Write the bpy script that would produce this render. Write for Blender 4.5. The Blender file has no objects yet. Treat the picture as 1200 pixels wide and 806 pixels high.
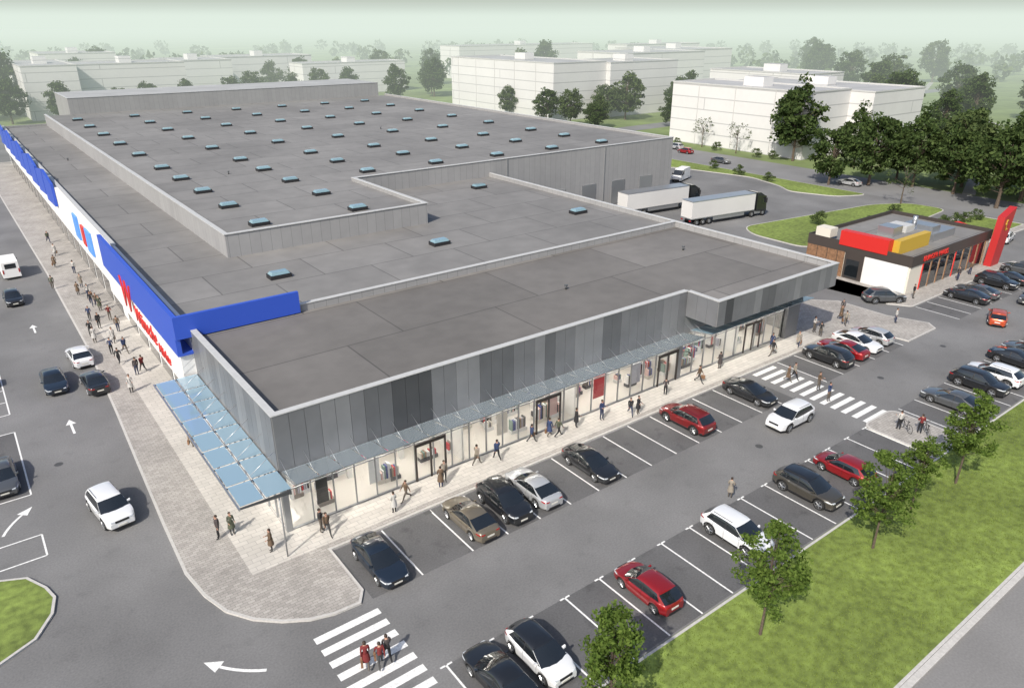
import bpy, bmesh, math, random
import numpy as np
from mathutils import Vector, Matrix
random.seed(7); rng=np.random.default_rng(7)
scene=bpy.context.scene
COL=scene.collection

# ---------------------------------------------------------------- materials
MATS={}
def mat(name,col,rough=.7,metal=0.,coat=0.,emit=None,estr=0.,spec=.5,n=None,nscale=3.,bump=0.,bscale=40.,n2=None,n2scale=.15,stain=0.):
    if name in MATS: return MATS[name]
    m=bpy.data.materials.new(name); m.use_nodes=True
    nt=m.node_tree; b=nt.nodes["Principled BSDF"]
    b.inputs["Base Color"].default_value=(*col,1); b.inputs["Roughness"].default_value=rough
    b.inputs["Metallic"].default_value=metal; b.inputs["Coat Weight"].default_value=coat
    b.inputs["Coat Roughness"].default_value=.05
    b.inputs["Specular IOR Level"].default_value=spec
    if emit: b.inputs["Emission Color"].default_value=(*emit,1); b.inputs["Emission Strength"].default_value=estr
    if n or bump or n2:
        geo=nt.nodes.new("ShaderNodeNewGeometry"); src=geo.outputs["Position"]
    cur=None
    def noise(scale,detail=5):
        t=nt.nodes.new("ShaderNodeTexNoise"); t.inputs["Scale"].default_value=scale; t.inputs["Detail"].default_value=detail
        nt.links.new(src,t.inputs["Vector"]); return t.outputs["Fac"]
    def mult(base,fac,lo,hi,f0=.3,f1=.7):
        mr=nt.nodes.new("ShaderNodeMapRange"); mr.inputs["From Min"].default_value=f0; mr.inputs["From Max"].default_value=f1
        mr.inputs["To Min"].default_value=lo; mr.inputs["To Max"].default_value=hi
        nt.links.new(fac,mr.inputs["Value"])
        mx=nt.nodes.new("ShaderNodeVectorMath"); mx.operation='SCALE'
        if base is None: mx.inputs[0].default_value=col
        else: nt.links.new(base,mx.inputs[0])
        nt.links.new(mr.outputs[0],mx.inputs["Scale"]); return mx.outputs[0]
    if n: cur=mult(cur,noise(nscale),1-n,1+n)
    if n2: cur=mult(cur,noise(n2scale,3),1-n2,1+n2)
    if stain: cur=mult(cur,noise(.9,4),1,1-stain,.58,.72)
    if cur is not None: nt.links.new(cur,b.inputs["Base Color"])
    if bump:
        bp=nt.nodes.new("ShaderNodeBump"); bp.inputs["Strength"].default_value=bump; bp.inputs["Distance"].default_value=.02
        nt.links.new(noise(bscale,3),bp.inputs["Height"]); nt.links.new(bp.outputs[0],b.inputs["Normal"])
    MATS[name]=m; return m

def brickmat(name,c1,c2,cm,bw,bh,mortar,rough=.8,off=.5,n2=.12,swap=False,zmode=None,n2scale=.12):
    m=bpy.data.materials.new(name); m.use_nodes=True; nt=m.node_tree; b=nt.nodes["Principled BSDF"]
    geo=nt.nodes.new("ShaderNodeNewGeometry"); t=nt.nodes.new("ShaderNodeTexBrick")
    sep=nt.nodes.new("ShaderNodeSeparateXYZ"); com=nt.nodes.new("ShaderNodeCombineXYZ")
    nt.links.new(geo.outputs["Position"],sep.inputs[0])
    if zmode is None:
        a,c=("Y","X") if swap else ("X","Y")
        nt.links.new(sep.outputs[a],com.inputs[0]); nt.links.new(sep.outputs[c],com.inputs[1])
    else:
        ad=nt.nodes.new("ShaderNodeMath"); ad.operation='ADD'
        nt.links.new(sep.outputs["X"],ad.inputs[0]); nt.links.new(sep.outputs["Y"],ad.inputs[1])
        nt.links.new(ad.outputs[0],com.inputs[0]); nt.links.new(sep.outputs["Z"],com.inputs[1])
    nt.links.new(com.outputs[0],t.inputs["Vector"])
    t.inputs["Color1"].default_value=(*c1,1); t.inputs["Color2"].default_value=(*c2,1); t.inputs["Mortar"].default_value=(*cm,1)
    t.inputs["Scale"].default_value=1; t.inputs["Brick Width"].default_value=bw; t.inputs["Row Height"].default_value=bh
    t.inputs["Mortar Size"].default_value=mortar; t.offset=off
    cur=t.outputs["Color"]
    for sc,am in((n2scale,n2),(n2scale*9,n2*.6)):
        no=nt.nodes.new("ShaderNodeTexNoise"); no.inputs["Scale"].default_value=sc; no.inputs["Detail"].default_value=6
        nt.links.new(geo.outputs["Position"],no.inputs["Vector"])
        mr=nt.nodes.new("ShaderNodeMapRange"); mr.inputs["From Min"].default_value=.3; mr.inputs["From Max"].default_value=.7
        mr.inputs["To Min"].default_value=1-am; mr.inputs["To Max"].default_value=1+am
        nt.links.new(no.outputs["Fac"],mr.inputs["Value"])
        mx=nt.nodes.new("ShaderNodeVectorMath"); mx.operation='SCALE'
        nt.links.new(cur,mx.inputs[0]); nt.links.new(mr.outputs[0],mx.inputs["Scale"]); cur=mx.outputs[0]
    nt.links.new(cur,b.inputs["Base Color"]); b.inputs["Roughness"].default_value=rough
    MATS[name]=m; return m

def glassmat(name,tint,refl=.12,rough=.03,milk=0.,milkcol=(.7,.8,.85)):
    m=bpy.data.materials.new(name); m.use_nodes=True; nt=m.node_tree; nt.nodes.clear()
    o=nt.nodes.new("ShaderNodeOutputMaterial"); tr=nt.nodes.new("ShaderNodeBsdfTransparent"); tr.inputs[0].default_value=(*tint,1)
    gl=nt.nodes.new("ShaderNodeBsdfGlossy"); gl.inputs["Roughness"].default_value=rough; gl.inputs[0].default_value=(1,1,1,1)
    fr=nt.nodes.new("ShaderNodeFresnel"); fr.inputs[0].default_value=1.5
    ad=nt.nodes.new("ShaderNodeMath"); ad.operation='ADD'; ad.inputs[1].default_value=refl; ad.use_clamp=True
    mx=nt.nodes.new("ShaderNodeMixShader"); base=tr
    if milk>0:
        df=nt.nodes.new("ShaderNodeBsdfDiffuse"); df.inputs[0].default_value=(*milkcol,1)
        m0=nt.nodes.new("ShaderNodeMixShader"); m0.inputs[0].default_value=milk
        nt.links.new(tr.outputs[0],m0.inputs[1]); nt.links.new(df.outputs[0],m0.inputs[2]); base=m0
    nt.links.new(fr.outputs[0],ad.inputs[0]); nt.links.new(ad.outputs[0],mx.inputs[0])
    nt.links.new(base.outputs[0],mx.inputs[1]); nt.links.new(gl.outputs[0],mx.inputs[2]); nt.links.new(mx.outputs[0],o.inputs[0])
    MATS[name]=m; return m

def leafmat(name,c1,c2,tr=.3):
    m=bpy.data.materials.new(name); m.use_nodes=True; nt=m.node_tree; nt.nodes.clear()
    o=nt.nodes.new("ShaderNodeOutputMaterial"); d=nt.nodes.new("ShaderNodeBsdfDiffuse"); t=nt.nodes.new("ShaderNodeBsdfTranslucent")
    g=nt.nodes.new("ShaderNodeNewGeometry"); mx=nt.nodes.new("ShaderNodeMixRGB"); ms=nt.nodes.new("ShaderNodeMixShader"); ms.inputs[0].default_value=tr
    mx.inputs[1].default_value=(*c1,1); mx.inputs[2].default_value=(*c2,1)
    nt.links.new(g.outputs["Random Per Island"],mx.inputs[0])
    nt.links.new(mx.outputs[0],d.inputs[0]); nt.links.new(mx.outputs[0],t.inputs[0])
    nt.links.new(d.outputs[0],ms.inputs[1]); nt.links.new(t.outputs[0],ms.inputs[2]); nt.links.new(ms.outputs[0],o.inputs[0])
    MATS[name]=m; return m

asphalt=mat("asphalt",(.165,.164,.163),.85,n=.14,nscale=9,bump=.4,bscale=30,n2=.20,n2scale=.13,stain=.10)
asphalt_bay=mat("asphalt_bay",(.108,.107,.108),.85,n=.15,nscale=9,bump=.4,bscale=30,n2=.14,n2scale=.3,stain=.28)
road_far=mat("road_far",(.19,.19,.19),.85,n2=.1)
paving=brickmat("paving",(.40,.375,.345),(.315,.295,.27),(.20,.19,.175),.42,.21,.012,n2=.14,n2scale=.3)
glow_slabs=brickmat("shop_glow_slabs",(.54,.51,.465),(.475,.45,.41),(.30,.285,.265),.8,.4,.014,n2=.08,n2scale=.3)  # paler paving colour with the shop light painted in
kerbm=mat("kerb_concrete",(.48,.465,.44),.8,n=.1,nscale=6)
white=mat("road_paint",(.74,.74,.72),.6,n=.2,nscale=7)
grass=mat("grass",(.15,.20,.042),.9,n=.35,nscale=2.2,bump=.8,bscale=18,n2=.28,n2scale=.12)
grass_far=mat("grass_far",(.16,.21,.075),.9,n=.2,nscale=.15,n2=.25,n2scale=.02)
roofA=brickmat("roof_membrane_brown",(.130,.122,.113),(.205,.194,.182),(.08,.075,.07),13.5,8.2,.06,n2=.13,n2scale=.08,off=.35)
roofB=brickmat("roof_membrane_grey",(.182,.177,.170),(.212,.206,.198),(.10,.097,.094),9.6,6.2,.06,n2=.14,n2scale=.06,off=.5)
concrete=brickmat("grey_wall_panels",(.28,.278,.278),(.30,.298,.297),(.18,.18,.182),1.1,20,.02,zmode=1,n2=.06)
concrete_l=mat("light_coping",(.48,.48,.47),.5,n=.06)
clad=[mat("cladding_%d"%i,c,.42,.25,n2=.1,n2scale=.5) for i,c in enumerate([(.185,.19,.20),(.135,.14,.148),(.235,.24,.25),(.075,.078,.084)])]
steel=mat("dark_steel",(.11,.115,.12),.4,.6)
frame=mat("window_frame_grey",(.32,.33,.34),.4,.5)
steel_l=mat("brushed_steel",(.5,.51,.52),.35,.8)
bluem=mat("blue_fascia",(.03,.085,.48),.45)
bluelt=mat("light_blue_panel",(.10,.30,.75),.45)
redm=mat("red_sign",(.55,.025,.02),.45)
pinkm=mat("pink_sign",(.75,.12,.25),.4,emit=(.8,.1,.25),estr=.4)
whitem=mat("white_render",(.70,.70,.69),.7,n2=.05)
beige=mat("beige_render",(.62,.58,.50),.7,n2=.06)
yellowm=mat("mustard_panel",(.50,.33,.04),.5)
blackm=mat("black_cladding",(.055,.045,.04),.45,n2=.15)
woodm=mat("wood_cladding",(.22,.12,.065),.6,n=.3,nscale=4)
glass=glassmat("shop_glass",(.96,.98,.98),.015)
canglass=glassmat("canopy_glass",(.90,.96,.98),.10,milk=.30,milkcol=(.72,.84,.90))
canblue=glassmat("blue_canopy_glass",(.75,.88,.96),.14,milk=.50,milkcol=(.50,.74,.90))
sky_gl=mat("skylight_dome",(.20,.31,.35),.18,coat=1,n2=.1)
apt=brickmat("apartment_wall",(.60,.595,.585),(.63,.625,.615),(.40,.40,.40),60,2.95,.13,zmode=1,n2=.03)
aptroof=mat("apartment_roof",(.36,.36,.36),.8,n2=.1)
bark=mat("bark",(.10,.075,.055),.9,n=.3,nscale=8)
lamp_e=mat("shop_ceiling_lamp",(1,1,1),.5,emit=(1,.94,.85),estr=34)
interior=mat("shop_interior",(.78,.77,.75),.6)
ifloor=mat("shop_floor",(.60,.57,.53),.35)
rubber=mat("tyre_rubber",(.018,.018,.018),.8)
rim=mat("alloy_rim",(.42,.43,.44),.3,.8)
carglass=mat("car_glass",(.012,.015,.018),.06,spec=.8,coat=.6)
headl=mat("headlight",(.50,.53,.56),.1,coat=1)
taill=mat("taillight",(.32,.01,.01),.2,coat=1)
plate=mat("number_plate",(.62,.61,.55),.5)
trim=mat("black_trim",(.02,.02,.022),.5)

# ---------------------------------------------------------------- mesh builder
class MB:
    def __init__(s): s.v=[];s.f=[];s.m=[];s.mats=[];s.sm=[]
    def mi(s,m):
        if m not in s.mats: s.mats.append(m)
        return s.mats.index(m)
    def face(s,pts,m,sm=False):
        i=len(s.v); s.v+= [tuple(p) for p in pts]; s.f.append(list(range(i,i+len(pts)))); s.m.append(s.mi(m)); s.sm.append(sm)
    def add(s,vs,fs,m,sm=False):
        i=len(s.v); s.v+=[tuple(p) for p in vs]; k=s.mi(m)
        for f in fs: s.f.append([i+a for a in f]); s.m.append(k); s.sm.append(sm)
    def box(s,x0,x1,y0,y1,z0,z1,m,mtop=None):
        vs=[(x0,y0,z0),(x1,y0,z0),(x1,y1,z0),(x0,y1,z0),(x0,y0,z1),(x1,y0,z1),(x1,y1,z1),(x0,y1,z1)]
        s.add(vs,[(0,3,2,1),(0,1,5,4),(1,2,6,5),(2,3,7,6),(3,0,4,7)],m)
        s.add(vs[4:],[(0,1,2,3)],mtop or m)
    def hexa(s,vs,m): s.add(vs,[(0,3,2,1),(0,1,5,4),(1,2,6,5),(2,3,7,6),(3,0,4,7),(4,5,6,7)],m)
    def prism(s,poly,z0,z1,m,mtop=None):
        n=len(poly)
        s.face([(x,y,z1) for x,y in poly],mtop or m)
        for i in range(n):
            a=poly[i];b=poly[(i+1)%n]
            s.face([(a[0],a[1],z0),(b[0],b[1],z0),(b[0],b[1],z1),(a[0],a[1],z1)],m)
    def tube(s,p0,p1,r0,r1,m,k=6,cap=True):
        p0=Vector(p0);p1=Vector(p1);d=(p1-p0).normalized()
        u=d.orthogonal().normalized();w=d.cross(u)
        vs=[]
        for p,r in((p0,r0),(p1,r1)):
            for i in range(k):
                a=2*math.pi*i/k; vs.append(p+u*(r*math.cos(a))+w*(r*math.sin(a)))
        fs=[(i,(i+1)%k,k+(i+1)%k,k+i) for i in range(k)]
        if cap: fs+= [tuple(range(k))[::-1],tuple(range(k,2*k))]
        s.add(vs,fs,m,True)
    def mesh(s,name):
        me=bpy.data.meshes.new(name); me.from_pydata(s.v,[],s.f)
        for m in s.mats: me.materials.append(m)
        me.polygons.foreach_set("material_index",s.m); me.polygons.foreach_set("use_smooth",s.sm); me.update(); return me
    def obj(s,name,parent=None,loc=None):
        o=bpy.data.objects.new(name,s.mesh(name)); COL.objects.link(o)
        if parent: o.parent=parent
        if loc: o.location=loc
        return o
def empty(name,loc=(0,0,0)):
    e=bpy.data.objects.new(name,None); COL.objects.link(e); e.location=loc; e.empty_display_size=.5; return e
def inst(me,name,x,y,rot=0,z=0,sc=1):
    o=bpy.data.objects.new(name,me); COL.objects.link(o); o.location=(x,y,z); o.rotation_euler=(0,0,rot)
    o.scale=(sc,sc,sc) if not isinstance(sc,tuple) else sc; return o
def text(s,size,loc,rot,m,parent,name,ext=.04,shear=0):
    c=bpy.data.curves.new(name,"FONT"); c.body=s; c.size=size; c.extrude=ext; c.shear=shear; c.materials.append(m)
    o=bpy.data.objects.new(name,c); COL.objects.link(o); o.location=loc; o.rotation_euler=rot; o.parent=parent; return o
R90=math.radians(90)
FRONT=(R90,0,0); LEFT=(R90,0,-R90)

# ---------------------------------------------------------------- ground
g=MB(); S=4000
g.face([(-S,-S,-.03),(S,-S,-.03),(S,S,-.03),(-S,S,-.03)],grass_far); g.obj("ground")
g=MB()
for x0,x1,y0,y1 in [(-45,2,-60,262),(2,126,-20.6,.0),(55,126,0,78)]:
    g.face([(x0,y0,0),(x1,y0,0),(x1,y1,0),(x0,y1,0)],asphalt)
g.obj("road")
g=MB(); g.face([(126,-90,0),(140,-90,0),(143,420,0),(126,420,0)],road_far); g.face([(143,120,-.01),(420,132,-.01),(420,140,-.01),(143,128,-.01)],road_far); g.obj("street_road")
g=MB()
pl=mat("light_path",(.34,.33,.31),.85,n2=.1)
for pts,w_ in (([(141,20),(190,38),(240,42),(420,30)],2.2),([(196,-40),(190,38),(200,88)],2.0),([(240,42),(300,110),(420,160)],2.2)):
    for (ax,ay),(bx,by) in zip(pts,pts[1:]):
        d=Vector((bx-ax,by-ay)).normalized(); nx,ny=-d.y*w_/2,d.x*w_/2
        g.face([(ax-nx,ay-ny,-.012),(bx-nx,by-ny,-.012),(bx+nx,by+ny,-.012),(ax+nx,ay+ny,-.012)],pl)
g.obj("park_path")
def shrink(poly,d):
    n=len(poly);out=[]
    A=sum(poly[i][0]*poly[(i+1)%n][1]-poly[(i+1)%n][0]*poly[i][1] for i in range(n))
    sg=1 if A>0 else -1
    for i in range(n):
        p=Vector(poly[i-1]);q=Vector(poly[i]);r=Vector(poly[(i+1)%n])
        e1=(q-p).normalized();e2=(r-q).normalized()
        n1=Vector((-e1.y,e1.x))*sg;n2=Vector((-e2.y,e2.x))*sg
        b=(n1+n2).normalized()/max(.4,((n1+n2).normalized().dot(n1)))
        out.append((q.x+b.x*d,q.y+b.y*d))
    return out
def island(poly,name,top,h=.12,k=.16):
    m=MB(); m.prism(poly,-.02,h,kerbm); m.face([(x,y,h+.005) for x,y in shrink(poly,k)],top); return m.obj(name)
def rounded(poly,r=1.2,n=5):
    out=[];N=len(poly)
    for i in range(N):
        p=Vector(poly[i-1]);q=Vector(poly[i]);s=Vector(poly[(i+1)%N])
        a=(p-q);b=(s-q);d=min(r,a.length*.45,b.length*.45); A=q+a.normalized()*d;B=q+b.normalized()*d
        for t in range(n+1):
            t/=n; pt=A*(1-t)**2+q*2*t*(1-t)+B*t*t; out.append((pt.x,pt.y))
    return out
pv=[(1.5,-3.2),(1.5,-7.6)]+[(.9,-8.5),(-.6,-8.4),(-1.9,-8.0),(-3.2,-7.2),(-4.4,-6.1),(-5.4,-4.6),(-6.0,-2.6),(-6.35,0),(-6.2,6),(-5.9,14),(-5.5,24),(-5.0,40),(-4.9,70),(-5.3,120),(-5.6,170),(0.2,170),(.2,.3),(54.9,.3),(54.9,6),(64,6),(67.5,2.5),(67.5,-3.3),(69,-7.2),(68,-8.4),(62.3,-8.4),(61.5,-3.2),(46.5,-3.2)]
island(pv,"pavement",paving)
g=MB(); g.face([(-3.2,-2.6,.130),(56,-2.6,.130),(56,-.0,.130),(-3.2,-.0,.130)],glow_slabs); g.face([(-3.2,0,.130),(0,0,.130),(0,46,.130),(-3.2,46,.130)],glow_slabs); g.obj("shopfront_glow_paving")  # lighter strips: glow from the shops put into the paving colour
island([(-5,-29.6),(120,-29.6),(120,-20.7),(-5,-20.7)],"grass_verge",grass)
g=MB(); g.box(-30,120,-29.95,-29.62,-.02,.11,kerbm); g.obj("kerb")
g=MB(); g.face([(-30,-37,.0),(140,-37,.0),(140,-29.96,.0),(-30,-29.96,.0)],mat("path_asphalt",(.21,.205,.20),.85,n=.1,nscale=8,n2=.1)); g.obj("path")
island(rounded([(42.2,-20.6),(46.8,-20.6),(46.8,-14.7),(42.2,-14.7)],1.0),"paved_island",paving)
island([(-19,6.5),(-15.2,5.9),(-13.8,5.2),(-13,3.6),(-12.7,2.4),(-13,1.0),(-14,-.6),(-16,-1.6),(-30,-3),(-30,6.5)],"grass_island",grass)
island(rounded([(87,30.5),(84.2,27),(84,17.5),(108,15),(125,16.5),(124.5,23),(118,26.5)],2.5),"lawn",grass)
island(rounded([(119,46),(116,42),(119,34),(125.4,31),(125.6,110),(112,110),(112,79),(118,72),(122,55)],2),"lawn",grass)
island(rounded([(69.8,9.5),(76,9.5),(76,12),(84,14),(124.5,12.8),(124.5,3.0),(98.6,3.0),(98.6,-2.6),(101,-3.2),(101,-3.6),(72.6,-3.6),(71,-1.2),(74.6,-1.0),(74.6,8)],.4,3),"restaurant_pavement",paving,h=.1)
island([(99.5,4.2),(124,4.2),(124,11.5),(99.5,11.8)],"lawn",grass,h=.135)

# ---------------------------------------------------------------- markings
k=MB(); Z=.008
def line(x0,y0,x1,y1,w=.11):
    d=Vector((x1-x0,y1-y0)); 
    nrm=Vector((-d.y,d.x)).normalized()*w/2
    k.face([(x0-nrm.x,y0-nrm.y,Z),(x1-nrm.x,y1-nrm.y,Z),(x1+nrm.x,y1+nrm.y,Z),(x0+nrm.x,y0+nrm.y,Z)],white)
up=[4.9,8.5,11.2,13.85,16.5,19.1,21.8,24.4,27.1,29.7,32.4,35,37.7,40.4,  47.3,50.0,52.8,55.5,58.2,61.0]
for x in up: line(x,-3.3,x,-8.5)
lo=[2.4+2.65*i for i in range(16)]
for x in lo: line(x,-15.0,x,-20.5); line(x-.35,-15.0,x-.06,-15.0); line(x+.06,-15.0,x+.35,-15.0)
for i in range(12): line(47.5+2.7*i,-15.0,47.5+2.7*i,-20.5)
for i in range(12): line(73+2.7*i,-3.8,73+2.7*i,-8.6)
for i in range(7): k.face([(-2.3,-9.3-i*.98,Z),(1.5,-9.3-i*.98,Z),(1.5,-9.78-i*.98,Z),(-2.3,-9.78-i*.98,Z)],white)
for i in range(12): k.face([(43.1,-3.5-i*.98,Z),(46.3,-3.5-i*.98,Z),(46.3,-3.98-i*.98,Z),(43.1,-3.98-i*.98,Z)],white)
for y0,y1 in((14.8,25.4),(6.9,9.4)):
    line(-12.6,y0,-12.6,y1); line(-12.6,y1,-19,y1); line(-12.6,y0,-19,y0); line(-15.4,y0,-15.4,y1)
for j in range(10):
    y=29+j*2.7; line(-12.6,y,-18,y)
line(-12.6,29,-12.6,29+27)
def arrow(x,y,a,L=2.6,bend=0):
    M=Matrix.Rotation(a,2)
    def P(px,py): q=M@Vector((px,py)); return (x+q.x,y+q.y,Z)
    n=6; pts=[]
    for i in range(n+1):
        t=i/n; pts.append((t*(L-.8),bend*t*t))
    for i in range(n):
        (a0,b0),(a1,b1)=pts[i],pts[i+1]
        k.face([P(a0,b0-.09),P(a1,b1-.09),P(a1,b1+.09),P(a0,b0+.09)],white)
    ex,ey=pts[-1]; sl=2*bend/(L-.8)*1 if bend else 0; an=math.atan(sl); c,s_=math.cos(an),math.sin(an)
    def Q(px,py): return P(ex+px*c-py*s_,ey+px*s_+py*c)
    k.face([Q(0,-.38),Q(.95,0),Q(0,.38)],white)
arrow(-8.8,22.3,R90); arrow(-5.0,-9.8,math.radians(150),L=3.2,bend=-.5); arrow(-14.6,10.6,math.radians(70),L=3,bend=-.5)
arrow(-8.6,48,R90)
k.obj("road_markings")
g=MB()
for x0,x1,y0,y1 in [(1.62,42.1,-8.5,-3.3),(47.3,61.0,-8.5,-3.3),(2.4,42.1,-20.5,-15.0),(47.5,77,-20.5,-15.0),(73,102.7,-8.6,-3.8)]:
    g.face([(x0,y0,.004),(x1,y0,.004),(x1,y1,.004),(x0,y1,.004)],asphalt_bay)
g.face([(-19,14.8,.004),(-12.6,14.8,.004),(-12.6,25.4,.004),(-19,25.4,.004)],asphalt_bay)
g.obj("parking_bay_surface")
g=MB(); dk=mat("drain_iron",(.07,.07,.07),.6)
for x,y in((33,-11.6),(52,-11),(-10.5,18),(64,-11)):
    vs=[(x+.3*math.cos(a*math.pi/8),y+.3*math.sin(a*math.pi/8),.006) for a in range(16)]; g.face(vs,dk)
for x in (8,22,36,54): g.box(x,x+.5,-3.62,-3.3,.004,.012,dk)
g.obj("manhole_covers")

# ---------------------------------------------------------------- shopping centre
SC=empty("shopping_centre")
w=MB(); c_=MB(); r=MB()
T=.35
def cop(x0,x1,y0,y1,z): c_.box(x0,x1,y0,y1,z,z+.07,concrete_l)
zt=8.5
w.box(0,37,0,T,4.6,zt,concrete); w.box(0,T,T,17,4.6,zt,concrete)
w.box(8.7,54.65,17,17.35,7,8.5,concrete)
w.box(54.65,55,0,54.6,0,zt,concrete)
w.box(37,37.3,-3.4,T-.02,6.2,zt,concrete); w.box(37.3,54.7,-3.4,-3.1,6.2,zt,concrete); w.box(54.7,55,-3.4,-.01,6.2,zt,concrete)
w.box(37.3,54.7,-3.1,0,6.2,6.4,concrete)
cop(-.08,37,-.1,T+.02,zt); cop(-.08,T+.02,T+.02,17,zt); cop(36.93,37.35,-3.5,-.1,zt); cop(37.35,55.05,-3.5,-3.05,zt); cop(54.6,55.05,-3.05,54.6,zt); cop(8.7,54.6,16.95,17.4,zt)
r.face([(T,T,7.9),(37.3,T,7.9),(37.3,17,7.9),(T,17,7.9)],roofA); r.face([(37.3,-3.1,7.9),(54.65,-3.1,7.9),(54.65,17,7.9),(37.3,17,7.9)],roofA)
r.face([(8.7,17.35,8.0),(54.65,17.35,8.0),(54.65,54.6,8.0),(8.7,54.6,8.0)],roofB)
r.face([(0,17.0,8.0),(8.7,17.0,8.0),(8.7,165,8.0),(0,165,8.0)],roofB)
w.box(-.0,.3,17,46,0,8.35,whitem); w.box(-.0,.3,46,166,0,8.45,whitem); cop(-.1,.4,46,166,8.45)
w.box(.0,8.7,165.6,166,0,8.4,concrete)
zh=10.4
w.box(8.7,32.2,35.6,35.95,7.9,zh,concrete); w.box(8.7,9.05,35.95,166,7.9,zh,concrete); w.box(31.85,32.2,35.95,54.6,7.9,zh,concrete)
w.box(31.85,96.3,54.6,54.95,0,zh,concrete); w.box(95.95,96.3,54.95,166,0,zh,concrete)
cop(8.6,32.3,35.5,36.0,zh); cop(8.6,9.1,36.0,166,zh); cop(31.8,32.3,36.0,54.5,zh); cop(31.8,96.4,54.5,55.0,zh); cop(95.9,96.4,55,166,zh)
r.face([(9,35.9,10.0),(31.9,35.9,10.0),(31.9,166,10.0),(9,166,10.0)],roofB); r.face([(31.9,54.9,10.0),(96,54.9,10.0),(96,166,10.0),(31.9,166,10.0)],roofB)
w.box(14,94,166,186,0,13.6,concrete,aptroof); cop(13.9,94.1,165.9,166.4,13.6); cop(13.9,14.4,166.4,186,13.6)
for x in (60,67,74,81,88): w.box(x,x+3.2,54.5,54.598,.1,4.2,steel_l)
for x in (58,79): w.box(x,x+.12,54.48,54.598,.1,zh-.1,frame)
w.obj("walls",SC); c_.obj("parapet_coping",SC); r.obj("roof_membrane",SC)
p=MB()
def tone(i,s): return clad[[0,0,0,2,2,0,1,1,3,3,3,0,0,2,2,1,1,1,0,0,2,1,0,0,2,2,2,1,1,0,0][(i+s)%31]]
for i in range(37):
    x0=i*1.0+ .0; p.box(x0+.01,x0+.985,-.06,-.002,4.62,zt-.02,tone(i,0))
for i in range(17): p.box(-.06,-.002,i+.01,i+.985,4.62,zt-.02,clad[[0,0,2,0,0,2,2,0,0,0,2,0,0,2,2,0,0][i]])
for i in range(18): p.box(37.0+i+.01,37.0+i+.985,-3.46,-3.402,6.22,zt-.02,tone(i,9) if i%4 else clad[0])
for i in range(3): p.box(36.94,36.998,-3.38+i*1.1,-2.3+i*1.1,6.22,zt-.02,clad[0])
p.obj("cladding_panels",SC)
p=MB()
p.box(-.05,.3,-.05,.3,.1,4.6,frame); p.box(36.7,37.1,-.02,.3,.1,6.2,clad[2]); p.box(52.6,54.62,-.4,.3,.1,6.19,clad[0]); p.box(0.3,36.7,-.02,.2,4.35,4.6,steel_l); p.box(37.1,52.6,-.02,.2,4.35,6.19,clad[2])
p.box(-.02,.2,.3,17,4.35,4.6,frame)
p.obj("shopfront_piers",SC)
p=MB();gl=MB()
xs=[.3+i*1.52 for i in range(25)]
for x in xs:
    if x<36.6: p.box(x,x+.06,0.0,.14,.13,4.35,frame)
for x in [37.1+i*1.55 for i in range(11)]: p.box(x,x+.06,0.0,.14,.13,4.35,frame)
p.box(.3,36.7,.02,.12,3.1,3.16,frame); p.box(37.1,52.6,.02,.12,3.1,3.16,frame); p.box(.3,36.7,-.005,.16,.12,.22,frame); p.box(37.1,52.6,-.005,.16,.12,.22,frame)
for j in range(11): p.box(0,.14,.3+j*1.55,.36+j*1.55,.13,4.35,frame)
p.box(.02,.12,.36,16.9,3.1,3.16,frame)
for dx in (9.4,20.2,34.0,46.2):
    for q in (0,1.2,2.4): p.box(dx+q,dx+q+.12,-.12,-.006,.13,2.9,blackm)
    p.box(dx,dx+2.52,-.12,-.006,2.9,3.15,blackm)
p.obj("shopfront_frames",SC)
gl.face([(.3,.07,.13),(36.7,.07,.13),(36.7,.07,4.35),(.3,.07,4.35)],glass); gl.face([(37.1,.07,.13),(52.6,.07,.13),(52.6,.07,4.35),(37.1,.07,4.35)],glass)
gl.face([(.07,.3,.13),(.07,16.9,.13),(.07,16.9,4.35),(.07,.3,4.35)],glass)
gl.obj("shopfront_glazing",SC)
p=MB()
DY=13
p.box(.25,54.6,.2,DY,.05,.13,ifloor); p.box(.25,54.6,DY,DY+.2,.1,4.6,interior); p.box(.25,54.6,.25,DY,4.45,4.55,interior)
p.box(.25,8,DY+.2,17,.05,.13,ifloor); p.box(.3,8,16.7,16.9,.1,4.6,interior)
for x in (13.5,24.5,37,45.5): p.box(x,x+.15,.3,DY,.13,4.45,interior)
cols=[(.5,.05,.06),(.06,.08,.25),(.55,.45,.25),(.03,.03,.03),(.7,.7,.7),(.35,.25,.18),(.2,.28,.25),(.65,.45,.42),(.4,.4,.45),(.08,.08,.09),(.25,.22,.2),(.62,.58,.52)]
cm=[mat("goods_%d"%i,c,.7) for i,c in enumerate(cols)]
ng=[cm[i] for i in (4,4,11,11,8,10,9,3,7,5,6,4,1,0)]
for x in np.arange(1.5,54,4.2):
    for y in (3.2,7.5): p.box(x,x+.35,y,y+.35,.13,4.45,interior)
for i in range(190):
    x=random.uniform(.8,52);y=random.uniform(1.0,11.5);h=random.choice([.8,1.0,1.2,1.5])
    lw=random.uniform(.6,1.6)
    p.box(x,x+lw,y,y+.5,.13,.13+.3,random.choice([cm[4],cm[10],cm[11],cm[9]]))
    nn=int(lw/.14)
    for q in range(nn): p.box(x+q*.14,x+q*.14+.10,y+.03,y+.46,.45,.13+h*random.uniform(.85,1),random.choice(ng))
for i in range(26):
    x=1+i*2.05; p.box(x,x+1.6,DY-.1,DY-.01,1.0,random.choice([2.4,3.0,3.4]),random.choice(ng))
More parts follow.
